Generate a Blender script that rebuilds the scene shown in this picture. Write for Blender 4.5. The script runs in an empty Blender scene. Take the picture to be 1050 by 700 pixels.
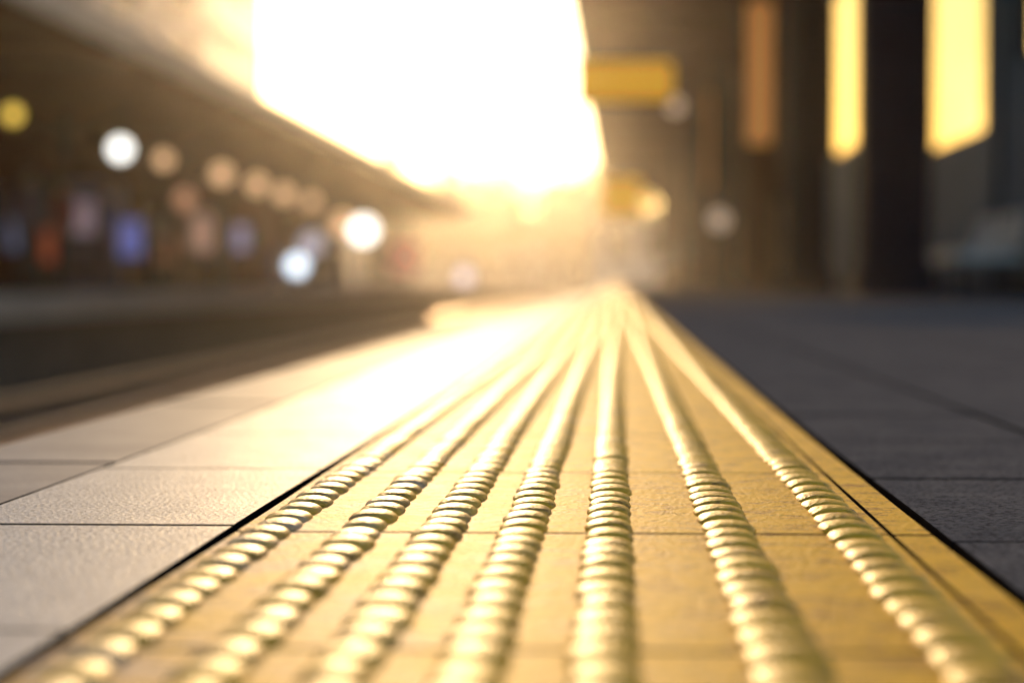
import bpy, math, random
import numpy as np
from mathutils import Vector
random.seed(4); rng=np.random.default_rng(4)
S=bpy.context.scene
S.view_settings.view_transform='Standard'; S.view_settings.look='None'; S.view_settings.exposure=0
H=0.144

# ---------------- materials
def mat(name,c1,c2=None,rough=.6,scale=8.,bump=0.,bscale=120.,metal=0.,spec=.5,emit=None,es=0.,stretch=None,rvar=.12,speck=0.):
    m=bpy.data.materials.new(name); m.use_nodes=True; nt=m.node_tree; N=nt.nodes; L=nt.links
    b=N['Principled BSDF']; tc=N.new('ShaderNodeTexCoord')
    vec=tc.outputs['Object']
    if stretch:
        mp=N.new('ShaderNodeMapping'); mp.inputs['Scale'].default_value=stretch; L.new(vec,mp.inputs[0]); vec=mp.outputs[0]
    n=N.new('ShaderNodeTexNoise'); n.inputs['Scale'].default_value=scale; n.inputs['Detail'].default_value=6; n.inputs['Roughness'].default_value=.65
    L.new(vec,n.inputs['Vector'])
    r=N.new('ShaderNodeValToRGB'); r.color_ramp.elements[0].position=.35; r.color_ramp.elements[1].position=.68
    r.color_ramp.elements[0].color=(*c1,1); r.color_ramp.elements[1].color=(*(c2 or tuple(x*.75 for x in c1)),1)
    L.new(n.outputs['Fac'],r.inputs[0]); colout=r.outputs[0]
    if speck>0:
        n4=N.new('ShaderNodeTexNoise'); n4.inputs['Scale'].default_value=240; n4.inputs['Detail'].default_value=5; n4.inputs['Roughness'].default_value=.75; L.new(tc.outputs['Object'],n4.inputs['Vector'])
        r4=N.new('ShaderNodeValToRGB'); r4.color_ramp.elements[0].position=.42; r4.color_ramp.elements[0].color=(1-speck,1-speck,1-speck,1); r4.color_ramp.elements[1].position=.52; r4.color_ramp.elements[1].color=(1,1,1,1)
        L.new(n4.outputs['Fac'],r4.inputs[0]); mx=N.new('ShaderNodeMix'); mx.data_type='RGBA'; mx.blend_type='MULTIPLY'; mx.inputs[0].default_value=1
        L.new(colout,mx.inputs[6]); L.new(r4.outputs[0],mx.inputs[7]); colout=mx.outputs[2]
    L.new(colout,b.inputs['Base Color'])
    mr=N.new('ShaderNodeMapRange'); mr.inputs['To Min'].default_value=max(.03,rough-rvar); mr.inputs['To Max'].default_value=min(1,rough+rvar)
    L.new(n.outputs['Fac'],mr.inputs[0]); L.new(mr.outputs[0],b.inputs['Roughness'])
    b.inputs['Metallic'].default_value=metal; b.inputs['Specular IOR Level'].default_value=spec
    if bump>0:
        n2=N.new('ShaderNodeTexNoise'); n2.inputs['Scale'].default_value=bscale; n2.inputs['Detail'].default_value=4
        L.new(tc.outputs['Object'],n2.inputs['Vector'])
        bp=N.new('ShaderNodeBump'); bp.inputs['Strength'].default_value=bump; bp.inputs['Distance'].default_value=.002
        L.new(n2.outputs['Fac'],bp.inputs['Height']); L.new(bp.outputs[0],b.inputs['Normal'])
    if emit:
        b.inputs['Emission Color'].default_value=(*emit,1); b.inputs['Emission Strength'].default_value=es
    return m

def tactile_mat(name,rib):
    m=bpy.data.materials.new(name); m.use_nodes=True; nt=m.node_tree; N=nt.nodes; L=nt.links
    b=N['Principled BSDF']; tc=N.new('ShaderNodeTexCoord'); sx=N.new('ShaderNodeSeparateXYZ'); L.new(tc.outputs['Object'],sx.inputs[0])
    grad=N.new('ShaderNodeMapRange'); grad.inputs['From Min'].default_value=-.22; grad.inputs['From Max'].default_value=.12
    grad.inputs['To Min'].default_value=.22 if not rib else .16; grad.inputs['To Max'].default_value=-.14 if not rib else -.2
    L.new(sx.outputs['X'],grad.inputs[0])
    n=N.new('ShaderNodeTexNoise'); n.inputs['Scale'].default_value=14; n.inputs['Detail'].default_value=9; n.inputs['Roughness'].default_value=.72
    L.new(tc.outputs['Object'],n.inputs['Vector'])
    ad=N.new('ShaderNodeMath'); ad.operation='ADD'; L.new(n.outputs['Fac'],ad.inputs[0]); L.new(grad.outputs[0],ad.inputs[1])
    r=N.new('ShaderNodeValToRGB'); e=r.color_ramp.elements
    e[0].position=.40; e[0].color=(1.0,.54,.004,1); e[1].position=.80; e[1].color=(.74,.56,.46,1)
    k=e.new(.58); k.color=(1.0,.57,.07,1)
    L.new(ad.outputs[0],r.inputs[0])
    n3=N.new('ShaderNodeTexNoise'); n3.inputs['Scale'].default_value=26; n3.inputs['Detail'].default_value=12; n3.inputs['Roughness'].default_value=.88
    L.new(tc.outputs['Object'],n3.inputs['Vector'])
    r3=N.new('ShaderNodeValToRGB'); r3.color_ramp.elements[0].position=.43; r3.color_ramp.elements[0].color=(.30,.19,.13,1)
    r3.color_ramp.elements[1].position=.50; r3.color_ramp.elements[1].color=(1,1,1,1)
    L.new(n3.outputs['Fac'],r3.inputs[0])
    mx=N.new('ShaderNodeMix'); mx.data_type='RGBA'; mx.blend_type='MULTIPLY'; mx.inputs[0].default_value=.85
    L.new(r.outputs[0],mx.inputs[6]); L.new(r3.outputs[0],mx.inputs[7]); L.new(mx.outputs[2],b.inputs['Base Color'])
    mr=N.new('ShaderNodeMapRange'); mr.inputs['To Min'].default_value=.38 if rib else .5; mr.inputs['To Max'].default_value=.62 if rib else .78
    b.inputs['Specular IOR Level'].default_value=.13 if rib else .04
    b.inputs['Specular Tint'].default_value=(1,.85,.55,1)
    L.new(n3.outputs['Fac'],mr.inputs[0]); L.new(mr.outputs[0],b.inputs['Roughness'])
    n2=N.new('ShaderNodeTexNoise'); n2.inputs['Scale'].default_value=260; n2.inputs['Detail'].default_value=5
    L.new(tc.outputs['Object'],n2.inputs['Vector'])
    bp=N.new('ShaderNodeBump'); bp.inputs['Strength'].default_value=.8; bp.inputs['Distance'].default_value=.0018
    L.new(n2.outputs['Fac'],bp.inputs['Height']); L.new(bp.outputs[0],b.inputs['Normal'])
    return m

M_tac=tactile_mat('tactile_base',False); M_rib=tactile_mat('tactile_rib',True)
M_light=mat('light_concrete',(.68,.72,.78),(.56,.60,.67),.6,30,.8,300,spec=.06,speck=.45)
M_cop=mat('coping_concrete',(.34,.36,.42),(.25,.27,.32),.7,9,.4,150,spec=.03)
M_dark=mat('dark_paving',(.25,.235,.235),(.16,.155,.165),.7,11,.8,260,spec=.0,speck=.6)
M_joint=mat('joint_dirt',(.02,.017,.015),(.012,.01,.01),1,40,.5,200,spec=0.0,rvar=0)
M_conc=mat('platform_concrete',(.2,.18,.16),(.13,.115,.1),.8,2)
M_ball=mat('ballast',(.34,.21,.13),(.15,.09,.055),.9,14,spec=.1)
M_soil=mat('ground_soil',(.12,.10,.07),(.07,.08,.04),.9,.3,spec=.0)
M_rail=mat('rail_steel',(.8,.6,.42),(.6,.42,.28),.35,5,metal=.9)
M_slp=mat('sleeper',(.14,.11,.09),(.08,.065,.05),.8,6)
M_roof=mat('canopy_soffit',(.12,.026,.007),(.08,.018,.006),.7,1.5,spec=.03)
M_fas=mat('canopy_fascia',(.5,.5,.52),(.38,.38,.4),.5,1.2)
M_col=mat('dark_column_paint',(.014,.016,.026),(.009,.010,.017),.65,3,spec=.05)
M_brn=mat('brown_cladding',(.20,.05,.014),(.10,.026,.01),.6,2,stretch=(6,6,.4),spec=.04)
M_org=mat('orange_timber',(.5,.2,.06),(.36,.13,.04),.4,2,stretch=(6,6,.4))
M_blu=mat('blue_grey_panel',(.12,.17,.22),(.08,.12,.16),.6,2,spec=.2)
M_wht=mat('white_paint',(.75,.75,.76),(.6,.6,.62),.4,3)
M_red=mat('red_panel',(.4,.05,.03),(.3,.04,.025),.5,3)
M_bl2=mat('blue_panel',(.10,.14,.42),(.07,.1,.3),.5,3)
M_gls=mat('window_glass',(.04,.045,.05),(.03,.03,.04),.12,1,rvar=.05,spec=.8)
M_bld=mat('building_render',(.40,.43,.48),(.33,.36,.4),.7,.3)
M_amb=bpy.data.materials.new('sky_tint_pane'); M_amb.use_nodes=True; _n=M_amb.node_tree; _n.nodes.clear()
_o=_n.nodes.new('ShaderNodeOutputMaterial'); _t=_n.nodes.new('ShaderNodeBsdfTransparent'); _t.inputs[0].default_value=(.88,.78,.54,1)  # warm light colour put into the pane tint
_g=_n.nodes.new('ShaderNodeBsdfGlossy'); _g.inputs['Roughness'].default_value=.1; _mx=_n.nodes.new('ShaderNodeMixShader'); _mx.inputs[0].default_value=.06
_n.links.new(_t.outputs[0],_mx.inputs[1]); _n.links.new(_g.outputs[0],_mx.inputs[2]); _n.links.new(_mx.outputs[0],_o.inputs[0])
def lamp_mat(n,c,s): return mat(n,c,c,.5,1,emit=c,es=s)
M_lw=lamp_mat('lamp_white',(.95,.95,.9),3.0); M_lwarm=lamp_mat('lamp_warm',(1,.6,.32),1.0)
M_ly=lamp_mat('lamp_yellow',(1,.65,.1),1.4); M_lb=lamp_mat('glint_cool',(.72,.85,1),2.6)
M_sgn=mat('sign_yellow_lit',(.8,.42,.01),(.75,.38,.01),.5,2,emit=(1,.46,.005),es=.45)
M_skin=mat('skin',(.5,.3,.22),(.45,.27,.2),.5,10); M_hair=mat('hair',(.03,.02,.015),None,.6,30)

# ---------------- mesh helpers
def link(o,parent=None):
    S.collection.objects.link(o)
    if parent: o.parent=parent
    return o
def meshobj(name,v,f,mats,mi=None,smooth=False,parent=None):
    me=bpy.data.meshes.new(name); me.from_pydata(v,[],f); me.update()
    for m in (mats if isinstance(mats,list) else [mats]): me.materials.append(m)
    if mi is not None: me.polygons.foreach_set('material_index',mi)
    if smooth: me.polygons.foreach_set('use_smooth',[True]*len(me.polygons))
    return link(bpy.data.objects.new(name,me),parent)
def empty(name,loc=(0,0,0)):
    o=bpy.data.objects.new(name,None); o.location=loc; o.empty_display_size=.2; return link(o)
class MB:
    def __init__(s): s.v=[];s.f=[];s.m=[]
    def box(s,x0,x1,y0,y1,z0,z1,m=0,ch=0,side=None):
        b=len(s.v)
        if ch<=0:
            s.v+=[(x,y,z) for z in(z0,z1) for x,y in((x0,y0),(x1,y0),(x1,y1),(x0,y1))]
            fs=[(3,2,1,0),(4,5,6,7),(0,1,5,4),(1,2,6,5),(2,3,7,6),(3,0,4,7)]
        else:
            s.v+=[(x,y,z0) for x,y in((x0,y0),(x1,y0),(x1,y1),(x0,y1))]
            s.v+=[(x,y,z1-ch) for x,y in((x0,y0),(x1,y0),(x1,y1),(x0,y1))]
            s.v+=[(x,y,z1) for x,y in((x0+ch,y0+ch),(x1-ch,y0+ch),(x1-ch,y1-ch),(x0+ch,y1-ch))]
            fs=[(3,2,1,0),(8,9,10,11)]
            for k in(0,4):
                for i in range(4):
                    j=(i+1)%4; fs.append((k+i,k+j,k+4+j,k+4+i))
        for n,f in enumerate(fs): s.f.append(tuple(b+i for i in f)); s.m.append(side if (side is not None and n>=2) else m)
    def cyl(s,c0,c1,r0,r1,n=12,m=0):
        c0=Vector(c0);c1=Vector(c1);d=(c1-c0).normalized(); a=d.orthogonal().normalized(); bb=d.cross(a); b=len(s.v)
        for c,r in((c0,r0),(c1,r1)):
            for i in range(n):
                t=2*math.pi*i/n; s.v.append(tuple(c+a*r*math.cos(t)+bb*r*math.sin(t)))
        for i in range(n):
            j=(i+1)%n; s.f.append((b+i,b+j,b+n+j,b+n+i)); s.m.append(m)
        s.f.append(tuple(b+i for i in range(n))[::-1]); s.m.append(m); s.f.append(tuple(b+n+i for i in range(n))); s.m.append(m)
    def sph(s,c,r,m=0,n=14,k=8,sz=1):
        b=len(s.v)
        for i in range(k+1):
            p=math.pi*i/k
            for j in range(n):
                t=2*math.pi*j/n; s.v.append((c[0]+r*math.sin(p)*math.cos(t),c[1]+r*math.sin(p)*math.sin(t),c[2]+r*sz*math.cos(p)))
        for i in range(k):
            for j in range(n):
                q=(j+1)%n; s.f.append((b+i*n+j,b+(i+1)*n+j,b+(i+1)*n+q,b+i*n+q)); s.m.append(m)
    def make(s,name,mats,parent=None,smooth=False): return meshobj(name,s.v,s.f,mats,s.m,smooth,parent)

# ---------------- ground
b=MB(); b.box(-3000,3000,-600,4000,-1.6,-1.262); b.make('ground',M_soil)
b=MB(); b.box(-6.95,-.60,-20,400,-1.258,-1.25); tb=b.make('track_bed_base',M_ball)
nx,ny=64,1500; xs=np.linspace(-6.94,-.62,nx); ys=np.linspace(2,150,ny)
X,Y=np.meshgrid(xs,ys); Z=-1.20+rng.normal(0,.018,X.shape)
v=np.stack([X,Y,Z],-1).reshape(-1,3); idx=np.arange(nx*ny).reshape(ny,nx)
f=np.stack([idx[:-1,:-1],idx[:-1,1:],idx[1:,1:],idx[1:,:-1]],-1).reshape(-1,4)
bl=meshobj('ballast_stones',v.tolist(),f.tolist(),M_ball)
track=empty('railway_track'); tb.parent=track; bl.parent=track
b=MB(); s=MB()
for cx in(-2.15,-5.35):
    for dx in(-.7175,.7175):
        x=cx+dx
        b.box(x-.07,x+.07,-20,400,-1.15,-1.135); b.box(x-.01,x+.01,-20,400,-1.135,-1.04); b.box(x-.036,x+.036,-20,400,-1.04,-1.0,ch=.01)
    for i in range(520):
        y=i*.65-10; s.box(cx-1.25,cx+1.25,y-.12,y+.12,-1.24,-1.152,ch=.02)
b.make('rails',M_rail,track); s.make('sleepers',M_slp,track)

# ---------------- our platform
plat=empty('railway_platform')
b=MB(); b.box(-.50,11,-6,240,-1.3,-.007); b.make('platform_body',M_joint,plat)
u=H
def tiles(name,cols,y0,y1,L,off,m,gap=.004,z=0,jit=.0004,ch=.0008,th=.0065):
    b=MB(); y=y0+off
    while y<y1:
        for (xa,xb) in cols:
            dz=random.uniform(-jit,jit)
            b.box(xa+gap/2,xb-gap/2,y+gap/2,y+L-gap/2,z-th,z+dz,ch=ch,side=1)
        y+=L
    return b.make(name,[m,M_joint],plat)
T=.40; K=2265*H
jy=K/225
off=(jy% T)
xL=-1.53*u; xR=1.24*u
tiles('light_edge_tiles',[(-2.80*u,xL-.004)],-3,240,T,(K/217)%T,M_light,gap=.006)
tiles('coping_stones',[(-3.95*u,-2.80*u-.001)],-3,240,.9,.3,M_cop,gap=.006,z=-.004,ch=.006,th=.3)
tiles('dark_paving_tiles',[(xR+.007,2.75*u)]+[(2.75*u+i*T,2.75*u+(i+1)*T) for i in range(13)],-3,60,T,off,M_dark,gap=.007,z=-.001,jit=.0004)
tiles('dark_paving_far',[(xR+.007,2.75*u)]+[(2.75*u+i*2.6,2.75*u+(i+1)*2.6) for i in range(4)],60.2-.13,240,2.4,0,M_dark,z=-.001)
b=MB(); b.box(2.75*u+13*T+.01,10.9,-3,60,-.0065,-.001); b.make('dark_paving_back',M_dark,plat)
b=MB(); b.box(-.56,-.502,-6,240,-1.25,-.31); b.make('platform_wall',M_conc,plat)
tac=empty('tactile_paving_strip')
b=MB(); y=-3+off
while y<200:
    for xa,xb in [(xL+.003,1.07*u),(1.07*u+.0015,xR)]:
        b.box(xa,xb,y+.0018,y+T-.0018,-.0065,.0022+random.uniform(-.0003,.0003),ch=.0008,side=1)
    y+=T
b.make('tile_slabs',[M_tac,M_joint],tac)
ribx=[-1.36,-1.01,-.69,-.37,-.03,.44,.92]
def ribs(y0,y1,step_per,nc,pitch,name):
    V=[];F=[]
    for rx in ribx:
        nb=int(round((y1-y0)/pitch)); 
        w=.0140 if rx<.3 else .0155; hh=.0062
        sizes=1+rng.normal(0,.035,nb); hz=1+rng.normal(0,.06,nb); ox=rng.normal(0,.0005,nb)
        ang=np.linspace(0,math.pi,nc)
        base=len(V); rows=0
        for i in range(nb):
            for k in range(step_per):
                t=k/step_per; q=abs(2*t-1); s=math.sqrt(max(0,1-q**2.1))
                ww=w*sizes[i]*(.66+.34*s); h2=hh*hz[i]*(.16+.84*s)
                y=y0+(i+t)*pitch
                for a in ang:
                    ca=math.cos(a); sa=math.sin(a)
                    V.append((rx*u+ox[i]-ww*ca, y, .0015+h2*max(0,sa)**.85 if sa>1e-6 else .0005)) 
                rows+=1
        idx=np.arange(rows*nc).reshape(rows,nc)+base
        f=np.stack([idx[:-1,:-1],idx[:-1,1:],idx[1:,1:],idx[1:,:-1]],-1).reshape(-1,4)
        F+=f.tolist()
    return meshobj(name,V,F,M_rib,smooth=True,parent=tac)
y0=-3+off+T*8
ribs(y0,y0+T*20,18,13,T/9,'ribbed_bars_near')
ribs(y0+T*20,y0+T*80,6,7,T/9,'ribbed_bars_mid')
ribs(y0+T*80,y0+T*480,2,5,.2,'ribbed_bars_end')

# ---------------- our canopy + columns + back wall
can=empty('platform_canopy'); HC=5.9
b=MB(); b.box(-.88,4.5,17,150,HC,HC+.25); b.make('roof_deck',M_roof,can)
b=MB(); b.box(-.96,-.883,16.9,150.1,HC-.06,HC+.40); b.make('edge_fascia',M_brn,can)
b=MB()
y=20
while y<149: b.box(-.86,4.25,y-.12,y+.12,HC-.22,HC-.003); y+=8
b.make('cross_beams',M_roof,can)
for d in(22,32,43,57,74,90,110,128):
    b=MB(); w=.33 if d<30 else .30; cx=2.72
    b.box(cx-w,cx+w,d-w,d+w,0,HC-.25,ch=.02); b.box(cx-w-.06,cx+w+.06,d-w-.06,d+w+.06,.0,.28,ch=.03); b.box(cx-w-.05,cx+w+.05,d-w-.05,d+w+.05,HC-.55,HC-.26)
    b.make('support_column',M_col)
wall=empty('station_building')
b=MB(); wx=4.3; gl=MB()
ops=[(20.6,23.9,2.5,HC-.3),(26.1,31.2,1.95,HC-.3),(39.3,44.9,2.65,HC-.1)]
prev=20
for a,c,z0,z1 in ops:
    b.box(wx,wx+.12,prev,a,0,HC-.01); b.box(wx,wx+.12,a,c,0,z0); b.box(wx,wx+.12,a,c,z1,HC-.01); prev=c
    gl.box(wx+.055,wx+.06,a+.03,c-.03,z0,z1)  # panes added to turn the sky light in the openings yellow
b.box(wx,wx+.12,prev,149,0,HC-.01)
b.make('rear_wall',M_blu,wall); gl.make('sky_tint_panes',M_amb,wall)
b=MB()
for y in np.arange(25,146,2.4):
    if not any(a-.1<y<c+.1 for a,c,_,_ in ops): b.box(wx-.05,wx-.003,y-.05,y+.05,.1,HC-.02)
b.box(wx-.06,wx-.004,20,149,.0,.1)
for a,c,z0,z1 in ops:
    for yy in(a,c): b.box(wx-.02,wx+.14,yy-.03,yy+.03,z0,z1)
b.make('wall_mullions',M_col,wall)
def kiosk(y0,y1,x0,x1,h,m,m2):
    k=empty('kiosk_building'); b=MB(); b.box(x0,x1,y0,y1,0,h,ch=.03); b.make('walls',m,k)
    b=MB(); b.box(x0-.08,x1+.08,y0-.08,y1+.08,h+.003,h+.1); b.make('roof_cap',M_col,k)
    b=MB()
    n=int((y1-y0)/1.2)
    for i in range(n):
        ya=y0+.15+i*1.2; b.box(x0-.02,x0-.002,ya,ya+.9,.9,2.1)
    b.make('windows',M_gls,k)
    b=MB(); b.box(x0+.15,x0+.9,y0-.02,y0-.002,.0,2.0); b.make('door',m2,k)
kiosk(50,55,3.2,4.15,5.4,M_brn,M_org); kiosk(64,73,2.9,4.15,5.4,M_brn,M_org); kiosk(78,89,2.6,4.15,5.4,M_brn,M_col); kiosk(94,120,2.4,4.15,5.4,M_brn,M_org)
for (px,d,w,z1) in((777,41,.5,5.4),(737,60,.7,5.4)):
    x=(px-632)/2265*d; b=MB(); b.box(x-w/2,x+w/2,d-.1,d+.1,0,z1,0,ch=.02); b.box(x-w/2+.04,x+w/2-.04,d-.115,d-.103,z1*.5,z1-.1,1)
    b.make('sun_glow_totem',[M_brn,lamp_mat('sun_glow_orange',(1,.40,.10),.30)])  # added glowing posts stand in for sun grazing the columns
def sign(x0,x1,d,z0,z1):
    k=empty('hanging_sign'); b=MB(); b.box(x0,x1,d-.06,d+.06,z0,z1,ch=.01); b.make('panel',M_sgn,k)
    b=MB(); b.box(x0-.03,x1+.03,d-.075,d+.075,z1+.002,z1+.05); b.box(x0-.03,x1+.03,d-.075,d+.075,z0-.05,z0-.002)
    for x in(x0+.15,x1-.15): b.cyl((x,d,z1+.05),(x,d,HC),.015,.015,8)
    b.make('frame_and_rods',M_col,k)
sign(-.46,.62,25,2.2,2.62); sign(-.36,.60,55,1.85,2.7)
k=empty('platform_bench'); b=MB()
for i in range(5): b.box(3.3+i*.11,3.4+i*.11,21.5,24.6,.44,.47,ch=.005)
for i in range(4): b.box(3.9+i*.02,3.93+i*.02,21.5,24.6,.5+i*.09,.575+i*.09,ch=.005)
b.box(3.28,3.95,21.5,24.6,.36,.43); b.make('seat_slats',M_wht,k)
b=MB()
for y in(21.8,23.0,24.3): b.box(3.35,3.4,y,y+.06,0,.36); b.box(3.85,3.9,y,y+.06,0,.36); b.box(3.93,3.95,y,y+.06,.36,.85)
b.make('legs',M_col,k)

# ---------------- pendant lamps
def pendant(px,py,d,r,m,top):
    x=(px-632)/2265*d; z=H+(290-py)/2265*d
    k=empty('pendant_lamp'); b=MB(); b.sph((x,d,z),r); b.make('globe',m,k,True)
    b=MB(); b.cyl((x,d,z+r),(x,d,z+r+.08),.05,.03,10); b.cyl((x,d,z+r+.07),(x,d,top),.01,.01,6); b.make('stem',M_col,k)
TO=3.2
pendant(120,152,35.4,.17,M_lw,TO); pendant(165,163,38.8,.15,M_lwarm,TO); pendant(225,178,44.5,.2,M_lwarm,TO)
pendant(262,189,49,.2,M_lwarm,TO); pendant(290,199,53,.2,M_lwarm,TO); pendant(8,116,29,.11,M_ly,TO); pendant(187,204,40,.17,lamp_mat('lamp_dim',(1,.5,.3),.5),TO)
pendant(318,207,57.6,.18,M_lwarm,TO)
pendant(692,110,47,.16,lamp_mat('lamp_dim2',(1,.7,.5),.6),HC); pendant(825,92,35,.16,lamp_mat('lamp_dim3',(1,.6,.3),.8),HC); pendant(838,99,33,.14,lamp_mat('lamp_dim3b',(1,.7,.2),.9),HC)
pendant(737,226,40,.18,lamp_mat('lamp_dim4',(1,.75,.55),.4),HC); pendant(665,205,60,.2,lamp_mat('lamp_dim5',(1,.6,.15),.8),HC)

# ---------------- opposite platform
op=empty('opposite_platform')
b=MB(); b.box(-16,-7.05,-10,260,-1.25,-.06); b.make('body',M_conc,op)
b=MB(); b.box(-7.9,-6.9,-10,260,-.30,.0,ch=.02); b.make('edge_coping',mat('opp_coping_pale',(.82,.70,.62),(.66,.56,.5),.7,1.5,spec=.1),op)  # pale base colour makes up for missing light on the shaded coping
b=MB(); b.box(-15.9,-7.905,-10,260,-.056,-.004); b.make('surface',M_dark,op)
oc=empty('opposite_canopy'); HO=3.25
b=MB(); b.box(-13.2,-6.5,-5,100,HO,HO+.2); b.make('roof_deck',M_roof,oc)
b=MB(); b.box(-6.497,-6.42,-5.1,100.1,HO-.06,HO+.30); b.make('fascia',M_fas,oc)
b=MB()
for y in np.arange(-2,99,5): b.box(-13.1,-6.55,y-.1,y+.1,HO-.22,HO-.003)
b.make('cross_beams',M_roof,oc)
for y in np.arange(22,100,7.7):
    b=MB(); b.cyl((-9.4,y,-.004),(-9.4,y,HO-.22),.13,.11,14); b.box(-9.6,-9.2,y-.2,y+.2,-.004,.25,ch=.03); b.cyl((-9.4,y,2.5),(-8.3,y,HO-.2),.05,.05,8); b.cyl((-9.4,y,2.5),(-10.5,y,HO-.2),.05,.05,8)
    b.make('canopy_post',M_col)
ob=empty('opposite_station_building')
b=MB(); b.box(-13.4,-12.6,5,100,-.004,HO-.01); b.make('wall',M_brn,ob)
b=MB(); c2=[M_red,M_bl2,M_wht,M_gls,M_org,M_blu]
y=8.
while y<98:
    w=random.choice([1.2,1.8,2.6]); b.box(-12.597,-12.55,y,y+w,random.choice([.1,.8]),random.choice([2.1,2.4]),random.choices(range(6),[3,2,1,5,2,3])[0]); y+=w+random.uniform(.5,1.4)
b.make('windows_and_posters',c2,ob)
def vend(px,d,zlo,zhi,m1,w=.9):
    x=(px-632)/2265*d; k=empty('vending_machine'); b=MB(); b.box(x-w/2,x+w/2,d,d+.8,0,1.85,ch=.03); b.make('cabinet',m1,k)
    b=MB(); b.box(x-w/2+.1,x+w/2-.1,d-.02,d-.002,zlo,zhi); b.make('display_window',M_gls,k)
    b=MB(); b.box(x-w/2+.15,x+w/2-.15,d-.02,d-.002,.25,.45); b.make('dispenser_flap',M_col,k)
vend(85,37,.8,1.6,M_bl2); vend(255,52,.8,1.6,M_red); vend(330,66,.8,1.6,M_wht)
def panel(px,d,w,z0,z1,c,s):  # glowing panels added to give coloured bokeh spots
    x=(px-632)/2265*d; k=empty('bokeh_glow_panel'); b=MB(); b.box(x-w/2,x+w/2,d,d+.12,z0,z1,ch=.01); 
    for q in(-1,1): b.box(x+q*(w/2-.04)-.03,x+q*(w/2-.04)+.03,d+.03,d+.09,0,z0)
    b.make('frame',M_col,k); b=MB(); b.box(x-w/2+.05,x+w/2-.05,d-.02,d-.003,z0+.05,z1-.05); b.make('lit_face',lamp_mat('panel_lit',c,s),k)
panel(130,33.5,.45,.5,1.15,(.22,.28,.85),.3); panel(78,37,.6,.9,1.6,(.8,.6,.75),.24); panel(40,32,.4,.4,1.0,(.9,.16,.08),.16)
panel(205,42,.5,.7,1.5,(.85,.5,.38),.32); panel(245,47,.4,.8,1.4,(.6,.55,.9),.35); panel(12,34,.35,.6,1.2,(.3,.4,.8),.18); panel(415,90,1.2,.5,1.9,(1,.4,.3),.35)
panel(165,44,.5,.5,1.2,(.9,.35,.2),.2); panel(275,60,.5,.9,1.6,(1,.5,.25),.4)
def glint_globe(px,py,d,r,m):  # added glowing globes on posts stand in for reflected glints
    x=(px-632)/2265*d; z=H+(290-py)/2265*d; k=empty('glint_globe_post'); b=MB(); b.sph((x,d,z),r); b.make('globe',m,k,True)
    b=MB(); b.cyl((x,d,0),(x,d,z-r+.02),.05,.04,10); b.cyl((x,d,0),(x,d,.06),.12,.1,12); b.make('post',M_col,k)
glint_globe(303,272,55,.25,M_lb); glint_globe(318,250,58,.3,lamp_mat('glint_dim8',(.8,.8,1),.5)); glint_globe(372,236,69,.40,M_lw); glint_globe(350,229,66,.30,M_lwarm); glint_globe(476,284,115,.4,lamp_mat('glint_dim6',(.8,.8,1),.8))

# ---------------- people
def person(px,d,rot,jac,tro,arm=.0,xw=None):
    x=(px-632)/2265*d if xw is None else xw
    J={'pel':(0,0,.95,.15,.11),'sp':(0,0,1.12,.13,.10),'ch':(0,0,1.33,.165,.11),'nb':(0,0,1.46,.07,.065),'nk':(0,.01,1.54,.055,.055)}
    names=['pel','sp','ch','nb','nk']; V=[J[n][:3] for n in names]; R=[J[n][3:] for n in names]; E=[(0,1),(1,2),(2,3),(3,4)]
    for sgn in(-1,1):
        i=len(V)
        V+=[(sgn*.10,0,.86),(sgn*.11,.02,.48),(sgn*.115,-.01,.09),(sgn*.12,.13,.04)]; R+=[(.088,.09),(.06,.065),(.042,.045),(.045,.03)]
        E+=[(0,i),(i,i+1),(i+1,i+2),(i+2,i+3)]
        i=len(V)
        V+=[(sgn*.20,0,1.42),(sgn*.245,-.02,1.14),(sgn*.24,.06+arm,.90+arm),(sgn*.235,.09+arm*1.2,.80+arm)]; R+=[(.062,.062),(.045,.045),(.034,.034),(.04,.022)]
        E+=[(2,i),(i,i+1),(i+1,i+2),(i+2,i+3)]
    me=bpy.data.meshes.new('tmp'); me.from_pydata(V,E,[]); o=bpy.data.objects.new('tmp',me); S.collection.objects.link(o)
    mo=o.modifiers.new('s','SKIN'); 
    for i,r in enumerate(R): me.skin_vertices[0].data[i].radius=r
    me.skin_vertices[0].data[0].use_root=True
    o.modifiers.new('ss','SUBSURF').levels=2
    dg=bpy.context.evaluated_depsgraph_get(); m2=bpy.data.meshes.new_from_object(o.evaluated_get(dg)); bpy.data.objects.remove(o)
    m2.materials.clear()
    for m in(jac,tro,M_skin,M_col): m2.materials.append(m)
    for p in m2.polygons:
        c=p.center; z=c.z; p.use_smooth=True
        p.material_index=3 if z<.085 else (2 if (abs(c.x)>.19 and z<.87+arm) or z>1.49 else (1 if z<.93 and abs(c.x)<.19 else 0))
    k=empty('waiting_person',(x,d,0)); k.rotation_euler=(0,0,rot)
    bo=bpy.data.objects.new('body',m2); link(bo,k)
    b=MB(); b.sph((0,.02,1.64),.092,0,16,12,1.28); b.cyl((0,.105,1.65),(0,.13,1.62),.012,.018,8)
    for sg in(-1,1): b.sph((sg*.093,.02,1.635),.022,0,8,6,1.4); b.sph((sg*.035,.098,1.655),.013,1,8,6)
    b.box(-.025,.025,.095,.103,1.58,1.588,1); b.make('head',[M_skin,M_hair],k,True)
    b=MB(); b.sph((0,-.005,1.68),.102,0,16,10,1.1); b.make('hair',M_hair,k,True)
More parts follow.
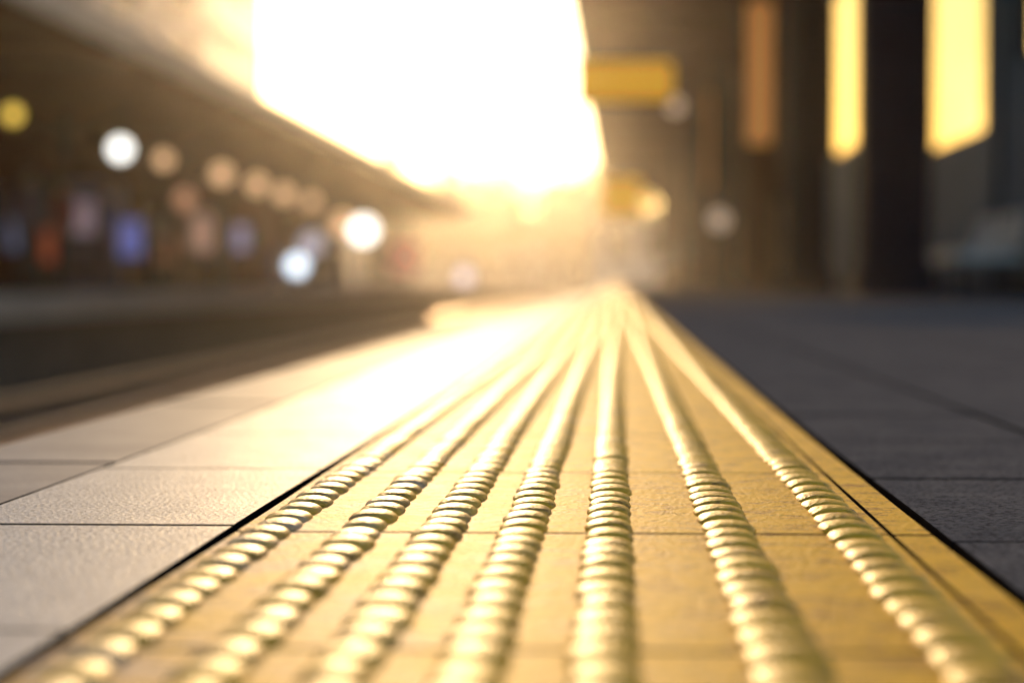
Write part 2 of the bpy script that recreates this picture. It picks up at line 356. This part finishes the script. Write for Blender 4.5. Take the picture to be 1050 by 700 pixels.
pm=[mat('cloth_%d'%i,c,None,.8,20) for i,c in enumerate([(.08,.12,.4),(.4,.07,.06),(.05,.05,.06),(.45,.42,.4),(.12,.1,.2),(.3,.16,.08)])]
person(108,36,2.6,pm[0],pm[4]); person(60,33,1.2,pm[1],pm[2]); person(160,41,3.4,pm[3],pm[2],.1); person(225,50,.4,pm[2],pm[4]); person(280,56,2.9,pm[1],pm[0]); person(395,80,3.0,pm[3],pm[5]); person(25,31,4,pm[4],pm[2])

# ---------------- distant buildings
def bld(name,x0,x1,y0,y1,h,fl,bay,m):
    k=empty(name); b=MB(); b.box(x0,x1,y0,y1,-1.26,h); b.make('walls',m,k)
    b=MB(); b.box(x0-.3,x1+.3,y0-.3,y1+.3,h+.003,h+.6); b.make('parapet',M_fas,k)
    b=MB(); z=2.
    while z<h-1.5:
        x=x0+1
        while x<x1-1.5: b.box(x,x+bay*.55,y0-.05,y0-.003,z,z+1.6); x+=bay
        y=y0+1
        while y<y1-1.5: b.box(x1+.003,x1+.05,y,y+bay*.55,z,z+1.6); b.box(x0-.05,x0-.003,y,y+bay*.55,z,z+1.6); y+=bay
        z+=fl
    b.make('windows',M_gls,k)
bld('office_building',-56,-22.9,122,143,32,3.3,3.,M_bld)
bld('apartment_building',-75,-50,200,240,30,3.2,3.,M_bld)
bld('low_station_annex',-1.5,9.5,160,185,3.6,3.,2.5,M_wht)
bld('warehouse_building',4,40,330,370,9,3.5,4.,M_bld)
bld('terraced_building',-70,2.5,330,360,10,3.2,3.,M_bld)
V=[];F=[];MI=[]
tr=MB()
def crown(cx,cy,hh,r):
    tr.cyl((cx,cy,-1.26),(cx,cy,hh*.55),.3,.14,8)
    for _ in range(6):
        a=random.uniform(0,6.28); tr.cyl((cx,cy,hh*random.uniform(.25,.5)),(cx+math.cos(a)*r*.7,cy+math.sin(a)*r*.7,hh*random.uniform(.55,.85)),.12,.03,5)
    for c in range(16):
        a=random.uniform(0,6.28); rr=r*random.uniform(.1,.85); z=hh*random.uniform(.35,.92); pc=np.array([cx+math.cos(a)*rr,cy+math.sin(a)*rr,z]); s=r*random.uniform(.22,.42)
        mi=random.randint(0,1)
        for _ in range(80):
            p=pc+rng.normal(0,s*.55,3); d1=rng.normal(0,1,3); d1/=np.linalg.norm(d1); d2=np.cross(d1,rng.normal(0,1,3)); d2/=np.linalg.norm(d2); q=random.uniform(.14,.32)
            i=len(V); V.extend([tuple(p-d1*q),tuple(p+d2*q*.6),tuple(p+d1*q),tuple(p-d2*q*.6)]); F.append((i,i+1,i+2,i+3)); MI.append(mi)
for i in range(40):
    crown(-36+i*1.3+random.uniform(-1,1) if i<30 else random.uniform(8,40),random.uniform(215,290),random.uniform(10,16),random.uniform(2.8,4.4))
dt=empty('distant_trees')
meshobj('foliage',V,F,[mat('leaf_a',(.07,.10,.03),(.05,.07,.02),.6,3),mat('leaf_b',(.11,.12,.04),(.08,.09,.03),.6,3)],MI,parent=dt)
tr.make('trunks',mat('bark',(.1,.07,.05),None,.9,8),dt)

# ---------------- haze
b=MB(); b.box(-140,140,8,212,-1.25,70); hz=b.make('atmospheric_haze',[])
m=bpy.data.materials.new('haze'); m.use_nodes=True; nt=m.node_tree; nt.nodes.clear()
o=nt.nodes.new('ShaderNodeOutputMaterial'); vs=nt.nodes.new('ShaderNodeVolumeScatter'); vs.inputs['Color'].default_value=(1,.93,.86,1); vs.inputs['Density'].default_value=.00042; vs.inputs['Anisotropy'].default_value=.90
nt.links.new(vs.outputs[0],o.inputs['Volume']); hz.data.materials.append(m)

# ---------------- light
EL=math.radians(9.0); AZ=math.radians(5.1)
w=bpy.data.worlds.new('World'); S.world=w; w.use_nodes=True; nt=w.node_tree
sk=nt.nodes.new('ShaderNodeTexSky'); sk.sky_type='NISHITA'; sk.sun_disc=False; sk.sun_elevation=EL; sk.sun_rotation=-AZ; sk.air_density=1; sk.dust_density=.8; sk.ozone_density=1.5
bg=nt.nodes['Background']; bg.inputs[1].default_value=.15; nt.links.new(sk.outputs[0],bg.inputs[0])
l=bpy.data.lights.new('sun','SUN'); l.energy=5; l.angle=math.radians(.5); l.color=(1,.65,.31)
so=bpy.data.objects.new('sun',l); link(so)
dirv=Vector((-math.sin(AZ)*math.cos(EL),math.cos(AZ)*math.cos(EL),math.sin(EL)))
so.rotation_euler=dirv.to_track_quat('Z','Y').to_euler()

# ---------------- camera
c=bpy.data.cameras.new('camera'); co=bpy.data.objects.new('camera',c); link(co); S.camera=co
c.sensor_width=36; c.lens=2265/1050*36; c.clip_start=.05; c.clip_end=6000
co.location=(0,0,H)
pitch=math.atan(60/2265); yaw=math.atan(107/2265)
co.rotation_euler=(math.pi/2-pitch,0,yaw)
c.dof.use_dof=True; c.dof.focus_distance=1.40; c.dof.aperture_fstop=4.2
